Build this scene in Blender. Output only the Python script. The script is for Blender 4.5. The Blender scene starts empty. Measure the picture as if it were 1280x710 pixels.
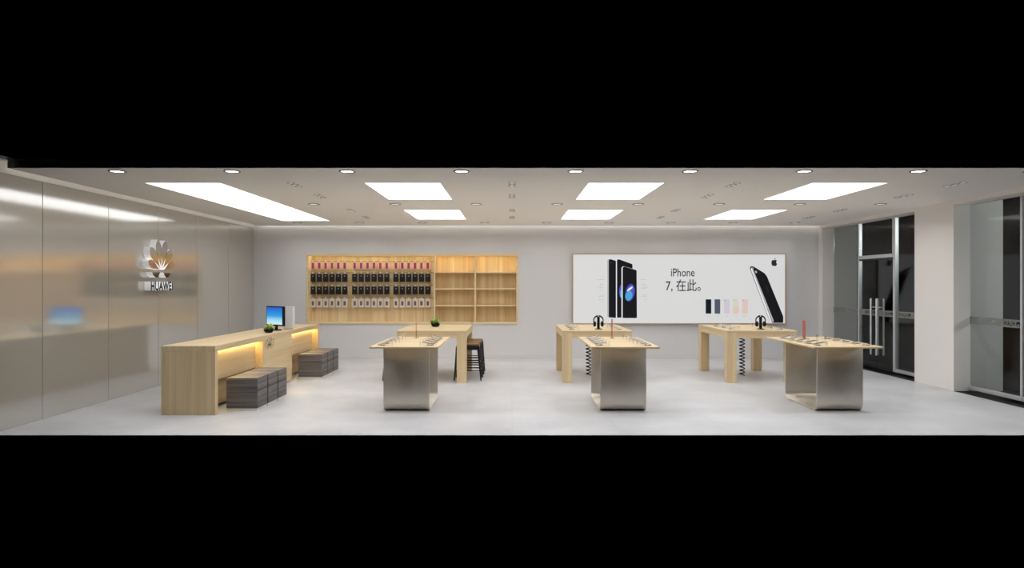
import bpy, bmesh, math, random
from mathutils import Vector, Matrix
random.seed(7)
R = math.radians
PI = math.pi
scene = bpy.context.scene
COL = scene.collection
EYE = 1.65                      # eye height; the camera looks along +Y from (0, 0, EYE)

# ------------------------------------------------------------------ camera, world, exposure
cam_d = bpy.data.cameras.new('camera')
cam = bpy.data.objects.new('camera', cam_d)
COL.objects.link(cam)
cam.location = (0, 0, EYE)
cam.rotation_euler = (R(90), 0, 0)
cam_d.sensor_width = 36.0
cam_d.lens = 850 / 1280 * 36
cam_d.clip_end = 200
scene.camera = cam
world = bpy.data.worlds.new('world')
scene.world = world
world.use_nodes = True
world.node_tree.nodes['Background'].inputs[0].default_value = (0, 0, 0, 1)
world.node_tree.nodes['Background'].inputs[1].default_value = 0
scene.view_settings.view_transform = 'Standard'
scene.view_settings.look = 'None'
scene.view_settings.gamma = 1
scene.view_settings.use_curve_mapping = False
scene.view_settings.exposure = 0.0
PANEL_E = 2.25          # emission of the ceiling light panels
DOWN_W = 3.6           # watts of the big round downlights
FRONT_W = 13.0         # watts of the front row of round downlights
SPOT_W = 1.2           # watts of one small spot
scene.cycles.max_bounces = 14
scene.cycles.diffuse_bounces = 8
scene.cycles.transparent_max_bounces = 16
scene.cycles.sample_clamp_indirect = 6.0
scene.cycles.caustics_reflective = False
scene.cycles.caustics_refractive = False

# ------------------------------------------------------------------ materials
def srgb(r, g, b):
    f = lambda c: (c / 12.92 if c <= .04045 else ((c + .055) / 1.055) ** 2.4)
    return (f(r / 255), f(g / 255), f(b / 255), 1)

def new_mat(name):
    m = bpy.data.materials.new(name)
    m.use_nodes = True
    return m, m.node_tree, m.node_tree.nodes, m.node_tree.nodes['Principled BSDF']

def plain(name, col, rough=.5, metal=0, spec=.5, emit=None, estr=0, noise=0, nscale=8):
    m, nt, N, b = new_mat(name)
    b.inputs['Base Color'].default_value = col
    b.inputs['Roughness'].default_value = rough
    b.inputs['Metallic'].default_value = metal
    b.inputs['Specular IOR Level'].default_value = spec
    if emit:
        b.inputs['Emission Color'].default_value = emit
        b.inputs['Emission Strength'].default_value = estr
    if noise:
        tc = N.new('ShaderNodeTexCoord')
        nz = N.new('ShaderNodeTexNoise'); nz.inputs['Scale'].default_value = nscale
        nz.inputs['Detail'].default_value = 5
        rp = N.new('ShaderNodeMapRange')
        rp.inputs[3].default_value = 1 - noise; rp.inputs[4].default_value = 1 + noise
        mx = N.new('ShaderNodeVectorMath'); mx.operation = 'SCALE'
        mx.inputs[0].default_value = col[:3]
        nt.links.new(tc.outputs['Object'], nz.inputs['Vector'])
        nt.links.new(nz.outputs['Fac'], rp.inputs[0])
        nt.links.new(rp.outputs[0], mx.inputs['Scale'])
        nt.links.new(mx.outputs[0], b.inputs['Base Color'])
    return m

def wood(name, light, dark, axis='Z', rough=.45, stretch=14, fine=60, contrast=1.0):
    """Straight grain running along the given axis."""
    m, nt, N, b = new_mat(name)
    L = nt.links
    tc = N.new('ShaderNodeTexCoord')
    mp = N.new('ShaderNodeMapping')
    s = {'X': (.35, stretch, stretch), 'Y': (stretch, .35, stretch), 'Z': (stretch, stretch, .35)}[axis]
    mp.inputs['Scale'].default_value = s
    L.new(tc.outputs['Object'], mp.inputs['Vector'])
    n1 = N.new('ShaderNodeTexNoise'); n1.inputs['Scale'].default_value = 1.0
    n1.inputs['Detail'].default_value = 6; n1.inputs['Roughness'].default_value = .6
    n1.inputs['Distortion'].default_value = .4
    L.new(mp.outputs[0], n1.inputs['Vector'])
    mp2 = N.new('ShaderNodeMapping')
    mp2.inputs['Scale'].default_value = tuple(v * (fine / stretch) if v > 1 else v * 4 for v in s)
    L.new(tc.outputs['Object'], mp2.inputs['Vector'])
    n2 = N.new('ShaderNodeTexNoise'); n2.inputs['Scale'].default_value = 1.0
    n2.inputs['Detail'].default_value = 3
    L.new(mp2.outputs[0], n2.inputs['Vector'])
    ad = N.new('ShaderNodeMath'); ad.operation = 'MULTIPLY_ADD'
    ad.inputs[1].default_value = .35
    L.new(n2.outputs['Fac'], ad.inputs[0]); L.new(n1.outputs['Fac'], ad.inputs[2])
    mr = N.new('ShaderNodeMapRange')
    mr.inputs[1].default_value = .675 - .25 / contrast; mr.inputs[2].default_value = .675 + .25 / contrast
    L.new(ad.outputs[0], mr.inputs[0])
    cr = N.new('ShaderNodeMix'); cr.data_type = 'RGBA'
    cr.inputs[6].default_value = dark; cr.inputs[7].default_value = light
    L.new(mr.outputs[0], cr.inputs[0])
    L.new(cr.outputs[2], b.inputs['Base Color'])
    b.inputs['Roughness'].default_value = rough
    b.inputs['Specular IOR Level'].default_value = .35
    return m

M = {}
OL, OD = srgb(232, 211, 172), srgb(206, 178, 132)
M['oak_x'] = wood('oak_grain_x', OL, OD, 'X')
M['oak_y'] = wood('oak_grain_y', OL, OD, 'Y')
M['oak_z'] = wood('oak_grain_z', OL, OD, 'Z')
M['shelf_z'] = wood('shelf_wood_vertical', srgb(242, 224, 184), srgb(218, 190, 144), 'Z', stretch=9, fine=40, contrast=1.5)
M['shelf_x'] = wood('shelf_wood_horizontal', srgb(242, 224, 184), srgb(222, 196, 150), 'X')
M['grey_wood'] = wood('charcoal_wood', srgb(128, 123, 120), srgb(62, 59, 58), 'X', stretch=26, fine=90, rough=.55, contrast=1.4)
M['grey_wood_y'] = wood('charcoal_wood_side', srgb(128, 123, 120), srgb(62, 59, 58), 'Y', stretch=26, fine=90, rough=.55, contrast=1.4)
M['seat_wood'] = wood('stool_wood', srgb(150, 118, 78), srgb(112, 84, 52), 'X')
M['ceiling'] = plain('ceiling_paint', srgb(250, 247, 243), .9, spec=.1)
M['wall'] = plain('wall_paint', srgb(222, 221, 221), .85, spec=.15, noise=.012, nscale=.8)
M['pier'] = plain('pier_paint', srgb(236, 232, 228), .8, spec=.15)
M['trim'] = plain('trim_paint', srgb(226, 222, 218), .6, spec=.3)
M['cut'] = plain('cut_face', srgb(8, 8, 8), .9, spec=0)
M['threshold'] = plain('black_granite', srgb(10, 10, 10), .5, spec=.2)
M['light'] = plain('light_panel', (1, 1, 1, 1), .5, emit=(.93, .965, 1, 1), estr=PANEL_E)
M['lamp'] = plain('lamp_disc', (1, 1, 1, 1), .5, emit=(1, .97, .93, 1), estr=4)
M['lamp_soft'] = plain('lamp_disc_soft', (1, 1, 1, 1), .5, emit=(1, .97, .93, 1), estr=.55)
M['ring'] = plain('lamp_ring', srgb(120, 114, 108), .4, metal=.3)
M['led_warm'] = plain('led_warm', (1, 1, 1, 1), .5, emit=srgb(255, 240, 196), estr=17.0)
M['led_counter'] = plain('led_counter', (1, 1, 1, 1), .5, emit=srgb(255, 226, 150), estr=30.0)
M['led_cool'] = plain('led_cove', (1, 1, 1, 1), .5, emit=(1, .97, .94, 1), estr=3.0)
M['black'] = plain('black_plastic', srgb(14, 14, 15), .55, spec=.25)
M['black_metal'] = plain('black_painted_metal', srgb(24, 24, 25), .35, metal=.2)
M['white'] = plain('white_plastic', srgb(232, 232, 232), .35)
M['plinth'] = plain('white_plinth', srgb(225, 222, 216), .5)
M['alu'] = plain('aluminium', srgb(205, 207, 208), .32, metal=.55)
M['silver'] = plain('silver_trim', srgb(226, 226, 228), .3, metal=.15)
M['glass_black'] = plain('phone_screen', srgb(22, 23, 26), .08, spec=.6)
M['red_acrylic'] = None
M['rail'] = plain('rail_steel', srgb(150, 140, 120), .3, metal=.7)
M['hook'] = plain('hook_white', srgb(238, 232, 220), .4)
M['pack_clear'] = plain('pack_pale', srgb(226, 196, 186), .25)
M['pack_pink'] = plain('pack_pink', srgb(160, 44, 96), .4)
M['pack_black'] = plain('pack_black', srgb(20, 19, 22), .35)
M['pack_dot'] = plain('pack_dot', srgb(170, 165, 165), .4)
M['pack_white'] = plain('pack_white', srgb(226, 216, 206), .4)
M['pack_grey'] = plain('pack_grey', srgb(110, 96, 100), .4)
M['leaf_green'] = plain('leaf_green', srgb(140, 190, 52), .5, noise=.3, nscale=30)
M['leaf_light'] = plain('leaf_light', srgb(232, 240, 170), .5, noise=.2, nscale=30)
M['leaf_dark'] = plain('leaf_dark', srgb(72, 118, 34), .5, noise=.3, nscale=30)
M['frame_gold'] = plain('poster_frame', srgb(196, 172, 140), .35, metal=.2)
M['mirror'] = plain('polished_steel', srgb(205, 203, 198), .08, metal=1)
M['sign_white'] = plain('sign_white', srgb(245, 245, 245), .4, emit=(1, 1, 1, 1), estr=.25)

def em(name, col, k=.72, d=.22):                        # ink of the backlit poster
    c = tuple(v * d for v in col[:3]) + (1,)
    return plain(name, c, .6, spec=.1, emit=col, estr=k)
M['p_white'] = em('poster_white', srgb(232, 232, 232))
M['p_black'] = em('poster_black', srgb(26, 26, 30))
M['p_ink'] = em('poster_ink', srgb(12, 12, 14))
M['p_dark'] = em('poster_dark_grey', srgb(46, 46, 54))
M['p_rim'] = em('poster_rim', srgb(190, 192, 196))
M['p_hilite'] = em('poster_highlight', srgb(250, 250, 252))
M['p_text'] = em('poster_small_text', srgb(178, 178, 180))
M['p_blue'] = em('poster_blue', srgb(84, 96, 206))
M['p_cyan'] = em('poster_cyan', srgb(84, 176, 228))
M['p_deep'] = em('poster_deep_blue', srgb(60, 52, 150))
for i, c in enumerate([(22, 32, 40), (88, 96, 112), (222, 213, 224), (224, 226, 208), (238, 206, 208)]):
    M['p_c%d' % i] = em('poster_colour_%d' % i, srgb(*c))
M['p_peach'] = em('poster_peach', srgb(238, 212, 190))

def floor_mat():
    m, nt, N, b = new_mat('concrete_tiles')
    L = nt.links
    tc = N.new('ShaderNodeTexCoord')
    n = N.new('ShaderNodeTexNoise'); n.inputs['Scale'].default_value = 1.1; n.inputs['Detail'].default_value = 7
    n.inputs['Roughness'].default_value = .6
    L.new(tc.outputs['Object'], n.inputs['Vector'])
    br = N.new('ShaderNodeTexBrick'); br.offset = 0
    br.inputs['Scale'].default_value = 1; br.inputs['Mortar Size'].default_value = .0025
    br.inputs['Brick Width'].default_value = 1.2; br.inputs['Row Height'].default_value = .6
    br.inputs['Color1'].default_value = (1, 1, 1, 1); br.inputs['Color2'].default_value = (.955, .955, .955, 1)
    br.inputs['Mortar'].default_value = (.86, .86, .86, 1)
    L.new(tc.outputs['Object'], br.inputs['Vector'])
    mx = N.new('ShaderNodeMix'); mx.data_type = 'RGBA'
    mx.inputs[6].default_value = srgb(192, 192, 194); mx.inputs[7].default_value = srgb(214, 214, 216)
    mr = N.new('ShaderNodeMapRange'); mr.inputs[1].default_value = .3; mr.inputs[2].default_value = .7
    L.new(n.outputs['Fac'], mr.inputs[0]); L.new(mr.outputs[0], mx.inputs[0])
    mu = N.new('ShaderNodeMix'); mu.data_type = 'RGBA'; mu.blend_type = 'MULTIPLY'; mu.inputs[0].default_value = 1
    L.new(mx.outputs[2], mu.inputs[6]); L.new(br.outputs['Color'], mu.inputs[7])
    L.new(mu.outputs[2], b.inputs['Base Color'])
    b.inputs['Roughness'].default_value = .42
    b.inputs['Specular IOR Level'].default_value = .3
    return m
M['floor'] = floor_mat()

def gloss_wall():
    """Back-painted grey glass: a diffuse ground under a softly blurred strong reflection."""
    m, nt, N, b = new_mat('glossy_grey_glass')
    L = nt.links
    out = N['Material Output']
    d = N.new('ShaderNodeBsdfDiffuse'); d.inputs[0].default_value = srgb(184, 180, 172)
    g = N.new('ShaderNodeBsdfGlossy'); g.inputs[0].default_value = (.86, .84, .81, 1); g.inputs[1].default_value = .10
    lw = N.new('ShaderNodeFresnel'); lw.inputs[0].default_value = 1.9
    mr = N.new('ShaderNodeMapRange'); mr.inputs[3].default_value = .42; mr.inputs[4].default_value = .72
    mr.inputs[1].default_value = .05; mr.inputs[2].default_value = .6
    L.new(lw.outputs[0], mr.inputs[0])
    mx = N.new('ShaderNodeMixShader')
    L.new(mr.outputs[0], mx.inputs[0]); L.new(d.outputs[0], mx.inputs[1]); L.new(g.outputs[0], mx.inputs[2])
    L.new(mx.outputs[0], out.inputs['Surface'])
    return m
M['gloss_wall'] = gloss_wall()

def clear_glass(name, tint=(.9, .92, .92, 1), refl=.5):
    m, nt, N, b = new_mat(name)
    L = nt.links
    out = N['Material Output']
    t = N.new('ShaderNodeBsdfTransparent'); t.inputs[0].default_value = tint
    g = N.new('ShaderNodeBsdfGlossy'); g.inputs[0].default_value = (refl, refl, refl, 1); g.inputs[1].default_value = .06
    lw = N.new('ShaderNodeLayerWeight'); lw.inputs[0].default_value = .5
    pw = N.new('ShaderNodeMath'); pw.operation = 'POWER'; pw.inputs[1].default_value = 5
    f = N.new('ShaderNodeMath'); f.operation = 'MULTIPLY_ADD'; f.inputs[1].default_value = .93; f.inputs[2].default_value = .05
    L.new(lw.outputs['Facing'], pw.inputs[0]); L.new(pw.outputs[0], f.inputs[0])
    mx = N.new('ShaderNodeMixShader')
    L.new(f.outputs[0], mx.inputs[0]); L.new(t.outputs[0], mx.inputs[1]); L.new(g.outputs[0], mx.inputs[2])
    L.new(mx.outputs[0], out.inputs['Surface'])
    return m
M['glass'] = clear_glass('window_glass', (.84, .86, .86, 1), .45)
M['acrylic'] = clear_glass('clear_acrylic', (.86, .87, .88, 1), .9)

def tinted(name):
    m, nt, N, b = new_mat(name)
    L = nt.links
    t = N.new('ShaderNodeBsdfTransparent'); t.inputs[0].default_value = srgb(246, 206, 204)
    b.inputs['Base Color'].default_value = srgb(240, 150, 146); b.inputs['Roughness'].default_value = .2
    mx = N.new('ShaderNodeMixShader'); mx.inputs[0].default_value = .28
    L.new(t.outputs[0], mx.inputs[1]); L.new(b.outputs[0], mx.inputs[2])
    L.new(mx.outputs[0], N['Material Output'].inputs['Surface'])
    return m
M['red_acrylic'] = tinted('red_acrylic')

def frosted(name):
    m, nt, N, b = new_mat(name)
    L = nt.links
    out = N['Material Output']
    t = N.new('ShaderNodeBsdfTransparent'); t.inputs[0].default_value = (.5, .5, .5, 1)
    d = N.new('ShaderNodeBsdfDiffuse'); d.inputs[0].default_value = srgb(144, 144, 141)
    mx = N.new('ShaderNodeMixShader'); mx.inputs[0].default_value = .8
    L.new(t.outputs[0], mx.inputs[1]); L.new(d.outputs[0], mx.inputs[2])
    L.new(mx.outputs[0], out.inputs['Surface'])
    return m
M['frost'] = frosted('frosted_film')

def steel():
    m, nt, N, b = new_mat('brushed_steel')
    L = nt.links
    b.inputs['Metallic'].default_value = .62
    b.inputs['Roughness'].default_value = .3
    b.inputs['Base Color'].default_value = srgb(228, 220, 208)
    tc = N.new('ShaderNodeTexCoord'); mp = N.new('ShaderNodeMapping'); mp.inputs['Scale'].default_value = (1, 1, 220)
    n = N.new('ShaderNodeTexNoise'); n.inputs['Scale'].default_value = 2; n.inputs['Detail'].default_value = 2
    L.new(tc.outputs['Object'], mp.inputs[0]); L.new(mp.outputs[0], n.inputs['Vector'])
    mr = N.new('ShaderNodeMapRange'); mr.inputs[3].default_value = .40; mr.inputs[4].default_value = .50
    tg = N.new('ShaderNodeTangent'); tg.direction_type = 'RADIAL'; tg.axis = 'Z'
    L.new(tg.outputs[0], b.inputs['Tangent']); b.inputs['Anisotropic'].default_value = .8; b.inputs['Anisotropic Rotation'].default_value = .0
    L.new(n.outputs['Fac'], mr.inputs[0]); L.new(mr.outputs[0], b.inputs['Roughness'])
    return m
M['steel'] = steel()

def screen_mat():
    m, nt, N, b = new_mat('monitor_picture')
    L = nt.links
    tc = N.new('ShaderNodeTexCoord'); sp = N.new('ShaderNodeSeparateXYZ')
    L.new(tc.outputs['Generated'], sp.inputs[0])
    cr = N.new('ShaderNodeValToRGB')
    e = cr.color_ramp.elements
    e[0].position = 0; e[0].color = srgb(215, 240, 250)
    e[1].position = 1; e[1].color = srgb(8, 84, 205)
    x = e.new(.22); x.color = srgb(170, 226, 248)
    x = e.new(.5); x.color = srgb(40, 160, 228)
    L.new(sp.outputs[2], cr.inputs[0])
    b.inputs['Base Color'].default_value = (.01, .01, .01, 1)
    L.new(cr.outputs[0], b.inputs['Emission Color'])
    b.inputs['Emission Strength'].default_value = .95
    b.inputs['Roughness'].default_value = .3
    return m
M['screen'] = screen_mat()

# ------------------------------------------------------------------ mesh helpers
class MB:
    """Collects shapes into one mesh."""
    def __init__(self):
        self.bm = bmesh.new(); self.mi = 0
    def _tag(self, faces):
        for f in faces: f.material_index = self.mi
    def box(self, x0, x1, y0, y1, z0, z1, bev=0, mat=None, seg=2):
        g = bmesh.ops.create_cube(self.bm, size=1)
        vs = g['verts']
        for v in vs:
            v.co = Vector(((x0 + x1) / 2 + v.co.x * (x1 - x0), (y0 + y1) / 2 + v.co.y * (y1 - y0), (z0 + z1) / 2 + v.co.z * (z1 - z0)))
        fs = list({f for v in vs for f in v.link_faces})
        self._tag(fs)
        if bev:
            es = list({e for v in vs for e in v.link_edges})
            r = bmesh.ops.bevel(self.bm, geom=es, offset=bev, segments=seg, affect='EDGES', profile=.5)
            self._tag(r['faces']); vs = list({v for f in r['faces'] for v in f.verts} | {v for v in vs if v.is_valid})
        if mat is not None:
            for v in vs: v.co = mat @ v.co
        return self
    def loft(self, rings, caps=True, closed=True, smooth=True):
        bm = self.bm
        rows = [[bm.verts.new(p) for p in r] for r in rings]
        n = len(rows[0])
        for a, b in zip(rows, rows[1:]):
            for i in range(n if closed else n - 1):
                f = bm.faces.new((a[i], a[(i + 1) % n], b[(i + 1) % n], b[i]))
                f.material_index = self.mi; f.smooth = smooth
        if caps:
            for r in (rows[0][::-1], rows[-1]):
                f = bm.faces.new(r); f.material_index = self.mi
        return self
    def tube(self, pts, rad, seg=8, caps=True):
        pts = [Vector(p) for p in pts]
        rr = rad if isinstance(rad, (list, tuple)) else [rad] * len(pts)
        rings = []
        up = None
        for i, p in enumerate(pts):
            t = (pts[min(i + 1, len(pts) - 1)] - pts[max(i - 1, 0)]).normalized()
            if up is None:
                up = Vector((0, 0, 1)) if abs(t.z) < .9 else Vector((1, 0, 0))
            a = t.cross(up).normalized(); b = t.cross(a).normalized()
            up = b.cross(t).normalized() if False else up
            rings.append([p + (a * math.cos(2 * PI * k / seg) + b * math.sin(2 * PI * k / seg)) * rr[i] for k in range(seg)])
        return self.loft(rings, caps)
    def lathe(self, prof, c=(0, 0, 0), seg=24, caps=True):
        c = Vector(c)
        rings = [[c + Vector((r * math.cos(2 * PI * k / seg), r * math.sin(2 * PI * k / seg), z)) for k in range(seg)] for r, z in prof]
        return self.loft(rings, caps)
    def prism(self, pts2, t, frame):
        """Outline pts2 (u, v) extruded by t; frame(u, v, w) -> world point."""
        bm = self.bm
        a = [bm.verts.new(frame(u, v, 0)) for u, v in pts2]
        b = [bm.verts.new(frame(u, v, t)) for u, v in pts2]
        n = len(a)
        fs = [bm.faces.new(a[::-1]), bm.faces.new(b)]
        for i in range(n):
            fs.append(bm.faces.new((a[i], a[(i + 1) % n], b[(i + 1) % n], b[i])))
        self._tag(fs)
        return self
    def build(self, name, mats, parent=None, loc=None):
        bmesh.ops.recalc_face_normals(self.bm, faces=self.bm.faces[:])
        me = bpy.data.meshes.new(name)
        self.bm.to_mesh(me); self.bm.free()
        for m in (mats if isinstance(mats, (list, tuple)) else [mats]):
            me.materials.append(m)
        o = bpy.data.objects.new(name, me)
        COL.objects.link(o)
        if parent: o.parent = parent
        if loc: o.location = loc
        return o

def B(x0, x1, y0, y1, z0, z1, bev=0):
    return MB().box(x0, x1, y0, y1, z0, z1, bev)

def tag(o, label=None, cat=None, group=None, kind=None):
    if label: o['label'] = label
    if cat: o['category'] = cat
    if group: o['group'] = group
    if kind: o['kind'] = kind
    return o

def thing(name, label, cat, loc=(0, 0, 0), rz=0, group=None):
    o = bpy.data.objects.new(name, None); COL.objects.link(o)
    o.empty_display_size = .1
    o.location = loc; o.rotation_euler = (0, 0, rz)
    return tag(o, label, cat, group)

def kids(o): return [c for c in list(COL.objects) if c.parent == o]
def dup(root, loc, rz=None, label=None, group=None):
    r = root.copy(); COL.objects.link(r); r.location = loc
    if rz is not None: r.rotation_euler = (0, 0, rz)
    if label: r['label'] = label
    if group: r['group'] = group
    for ch in root.children:
        c = ch.copy(); COL.objects.link(c); c.parent = r
        for g in ch.children:
            d = g.copy(); COL.objects.link(d); d.parent = c
    return r

def struct(mb, name, mats):
    return tag(mb.build(name, mats), kind='structure')

def text_mesh(s, size, extrude=0.0, bold=0.0, space=1.0):
    cu = bpy.data.curves.new('lettering', 'FONT')
    cu.body = s; cu.size = size; cu.extrude = extrude; cu.offset = bold
    cu.resolution_u = 3; cu.space_character = space
    o = bpy.data.objects.new('lettering', cu); COL.objects.link(o)
    bpy.context.view_layer.update()
    dg = bpy.context.evaluated_depsgraph_get()
    me = bpy.data.meshes.new_from_object(o.evaluated_get(dg))
    bpy.data.objects.remove(o); bpy.data.curves.remove(cu)
    return me

def fit(me, fn, u0, v0, w, h):
    """Scale the flat mesh to the box (u0, v0, w, h) and carry it through fn(u, v, thickness)."""
    xs = [v.co.x for v in me.vertices]; ys = [v.co.y for v in me.vertices]
    ax, ay = min(xs), min(ys); sx = w / (max(xs) - ax); sy = h / (max(ys) - ay)
    for v in me.vertices:
        v.co = fn(u0 + (v.co.x - ax) * sx, v0 + (v.co.y - ay) * sy, v.co.z)
    return me

def mesh_obj(me, name, mats, parent=None):
    me.materials.clear()
    for m in (mats if isinstance(mats, (list, tuple)) else [mats]): me.materials.append(m)
    o = bpy.data.objects.new(name, me); COL.objects.link(o)
    if parent: o.parent = parent
    return o

# ------------------------------------------------------------------ the room
H = 2.936            # ceiling height
YF = 7.42            # where the floor is cut open towards the viewer
YB = 15.08           # back wall
XL, XR = -5.73, 6.80
struct(B(XL, XR, YF, YB + .6, -.12, 0), 'floor', [M['floor']])
t = struct(B(XR + .002, XR + .9, YF, YB + .6, -.12, -.004), 'trim_1', [M['threshold']])

# ceiling slab: cut front at y = 7.54; coves along the back and the left wall
c = MB()
c.box(XL + .135, XR, 7.54, YB - .085, H, H + .10)
c.box(XL, XL + .135, 7.42, YB, 3.03, 3.06)            # cover above the left cove
c.box(XL + .135, XR, YB - .085, YB, 3.03, 3.06)       # cover above the back cove
struct(c, 'ceiling', [M['ceiling']])
struct(B(XL + .10, XR - .02, YB - .083, YB - .071, 2.975, 2.987), 'trim_2', [M['led_cool']])
trim3 = struct(B(XL + .123, XL + .133, 7.62, YB - .1, 3.0, 3.007), 'trim_3', [plain('led_left', (1, 1, 1, 1), emit=(1, .97, .94, 1), estr=2.2)])

# back wall with the shelf niche left open
SX0, SX1, SZ0, SZ1 = -4.56, .14, .763, 2.324
NX0, NX1, NZ0, NZ1 = SX0 + .02, SX1 - .02, SZ0 + .02, SZ1 - .02
w = MB()
w.box(XL - .15, NX0, YB, YB + .34, 0, 3.06)
w.box(NX1, 7.6, YB, YB + .34, 0, 3.06)
w.box(NX0, NX1, YB, YB + .34, 0, NZ0)
w.box(NX0, NX1, YB, YB + .34, NZ1, 3.06)
w.box(NX0, NX1, YB + .32, YB + .34, NZ0, NZ1)
struct(w, 'wall_back', [M['wall']])
struct(B(XL + .01, XR, YB - .012, YB, 0, .085, .003), 'baseboard_back', [M['wall']])

# left wall: large glossy panels with narrow joints on a dark ground
w = MB()
w.box(XL - .15, XL - .012, YF, YB, 0, 3.06)
w.box(XL - .012, XL, YF, YB, 2.90, 3.06)
w.mi = 1
joints = [YF, 8.30, 9.66, 11.02, 12.38, 13.74, YB]
for a, b in zip(joints, joints[1:]):
    w.box(XL - .012, XL, a + (.004 if a > YF else 0), b - (.004 if b < YB else 0), 0, 2.898, .002, seg=1)
struct(w, 'wall_left', [M['trim'], M['gloss_wall']])

# right wall: three piers, a header and two glazed bays
PX1 = 7.56
for n, (a, b) in enumerate([(14.90, YB), (10.47, 11.49)]):
    p = MB()
    p.box(XR, PX1, a, b, 0, H + .1, .002, seg=1)
    struct(p, 'wall_right' if n else 'wall_right_end', [M['pier']])
hd = MB()
hd.box(XR, 7.12, 7.54, 10.468, 2.872, H + .1, .002, seg=1)
hd.box(XR, 7.12, 11.492, 14.898, 2.872, H + .1, .002, seg=1)
hd2 = struct(hd, 'trim_4', [M['pier']])

GX = 7.06
def flower_outline():
    """Eight petals of the fan-shaped emblem in a unit box: x -.5..5, z 0..1."""
    petals = []
    def petal(ang, r0, r1, wid, cut=None):
        a = R(ang)
        d = Vector((math.sin(a), math.cos(a))); s = Vector((d.y, -d.x))
        pts = []
        n = 9
        for side in (1, -1):
            for k in range(n + 1):
                q = k / n
                prof = math.sin(PI * min(1, q ** 1.75)) ** .75 if 0 < q < 1 else 0
                pp = d * (r0 + (r1 - r0) * q) + s * side * prof * wid / 2
                pts.append(((q, side), pp))
        one = [p for (q, sd), p in pts if sd == 1]
        two = [p for (q, sd), p in pts if sd == -1][::-1][1:-1]
        return [(p.x, p.y + .17) for p in one + two]
    for sg in (-1, 1):
        petals.append(petal(sg * 13, .09, .83, .27))
        petals.append(petal(sg * 40, .09, .78, .27))
        petals.append(petal(sg * 68, .10, .64, .21))
        low = [(sg * .07, .135), (sg * .43, .135), (sg * .38, .06), (sg * .27, .0), (sg * .19, .0), (sg * .12, .06)]
        petals.append(low)
    return petals
FLOWER = flower_outline()

def film(y0, y1, parent, logos):
    """Frosted band with the wordmark cut clear out of it."""
    band = B(GX - .016, GX - .012, y0, y1, 1.035, 1.150).build('frosted_film', M['frost'], parent)
    cut = MB()
    for yf in logos:
        for pt in FLOWER:
            cut.prism([(yf + u * .085, 1.055 + v * .078) for u, v in pt], .03, lambda u, v, t: Vector((GX - .03 + t, u, v)))
    me = bpy.data.meshes.new('cut'); bmesh.ops.recalc_face_normals(cut.bm, faces=cut.bm.faces[:]); cut.bm.to_mesh(me); cut.bm.free()
    co = [bpy.data.objects.new('cutter', me)]; COL.objects.link(co[0])
    for yf in logos:
        tm = text_mesh('HUAWEI', .07, .015, .0022)
        fit(tm, lambda u, v, t: Vector((GX - .015 + t, u, v)), yf + .062, 1.056, .28, .072)
        bt = bmesh.new(); bt.from_mesh(tm); bmesh.ops.remove_doubles(bt, verts=bt.verts[:], dist=1e-5)
        bmesh.ops.recalc_face_normals(bt, faces=bt.faces[:]); bt.to_mesh(tm); bt.free()
        o = bpy.data.objects.new('cutter', tm); COL.objects.link(o); co.append(o)
    for o in co:
        md = band.modifiers.new('cut', 'BOOLEAN'); md.operation = 'DIFFERENCE'; md.solver = 'EXACT'; md.object = o
        md.use_self = True
    bpy.context.view_layer.update()
    dg = bpy.context.evaluated_depsgraph_get()
    nm = bpy.data.meshes.new_from_object(band.evaluated_get(dg))
    band.modifiers.clear(); band.data = nm
    nm.materials.clear(); nm.materials.append(M['frost'])
    for o in co: bpy.data.objects.remove(o)
    return band

def glazed(name, y0, y1, z0=.03, z1=2.872, fr=(1, 1, 1, 1), fw=.045, kind='structure', logos=(), glass_gap=0):
    """A framed pane: fr = (near stile, far stile, sill, head)."""
    f = MB()
    d0, d1 = GX - .035, GX + .035
    if fr[0]: f.box(d0, d1, y0, y0 + fw, z0, z1, .004, seg=1)
    if fr[1]: f.box(d0, d1, y1 - fw, y1, z0, z1, .004, seg=1)
    if fr[2]: f.box(d0, d1, y0 + fw * fr[0], y1 - fw * fr[1], z0, z0 + .06, .004, seg=1)
    if fr[3]: f.box(d0, d1, y0 + fw * fr[0], y1 - fw * fr[1], z1 - .025, z1, .004, seg=1)
    o = f.build(name, M['alu'])
    tag(o, kind='structure')
    a = y0 + fw * fr[0]; b = y1 - fw * fr[1]
    B(GX - .006, GX + .006, a + .001, b - .001, z0 + .06 * fr[2] + .001, z1 - .025 * fr[3] - .001).build('glass_pane', M['glass'], o)
    film(a, b, o, [l for l in logos if a + .05 < l and l + .36 < b])
    return o

LG = [7.62 + .515 * k for k in range(15)]
# bay beside the pillar, towards the viewer
glazed('window_1', 9.36, 10.466, fr=(1, 0, 1, 0), logos=[9.462, 9.945])
glazed('window_2', 8.33, 9.355, fr=(1, 0, 1, 0), logos=LG)
glazed('window_3', 7.44, 8.325, fr=(1, 0, 1, 0), logos=LG)
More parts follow.
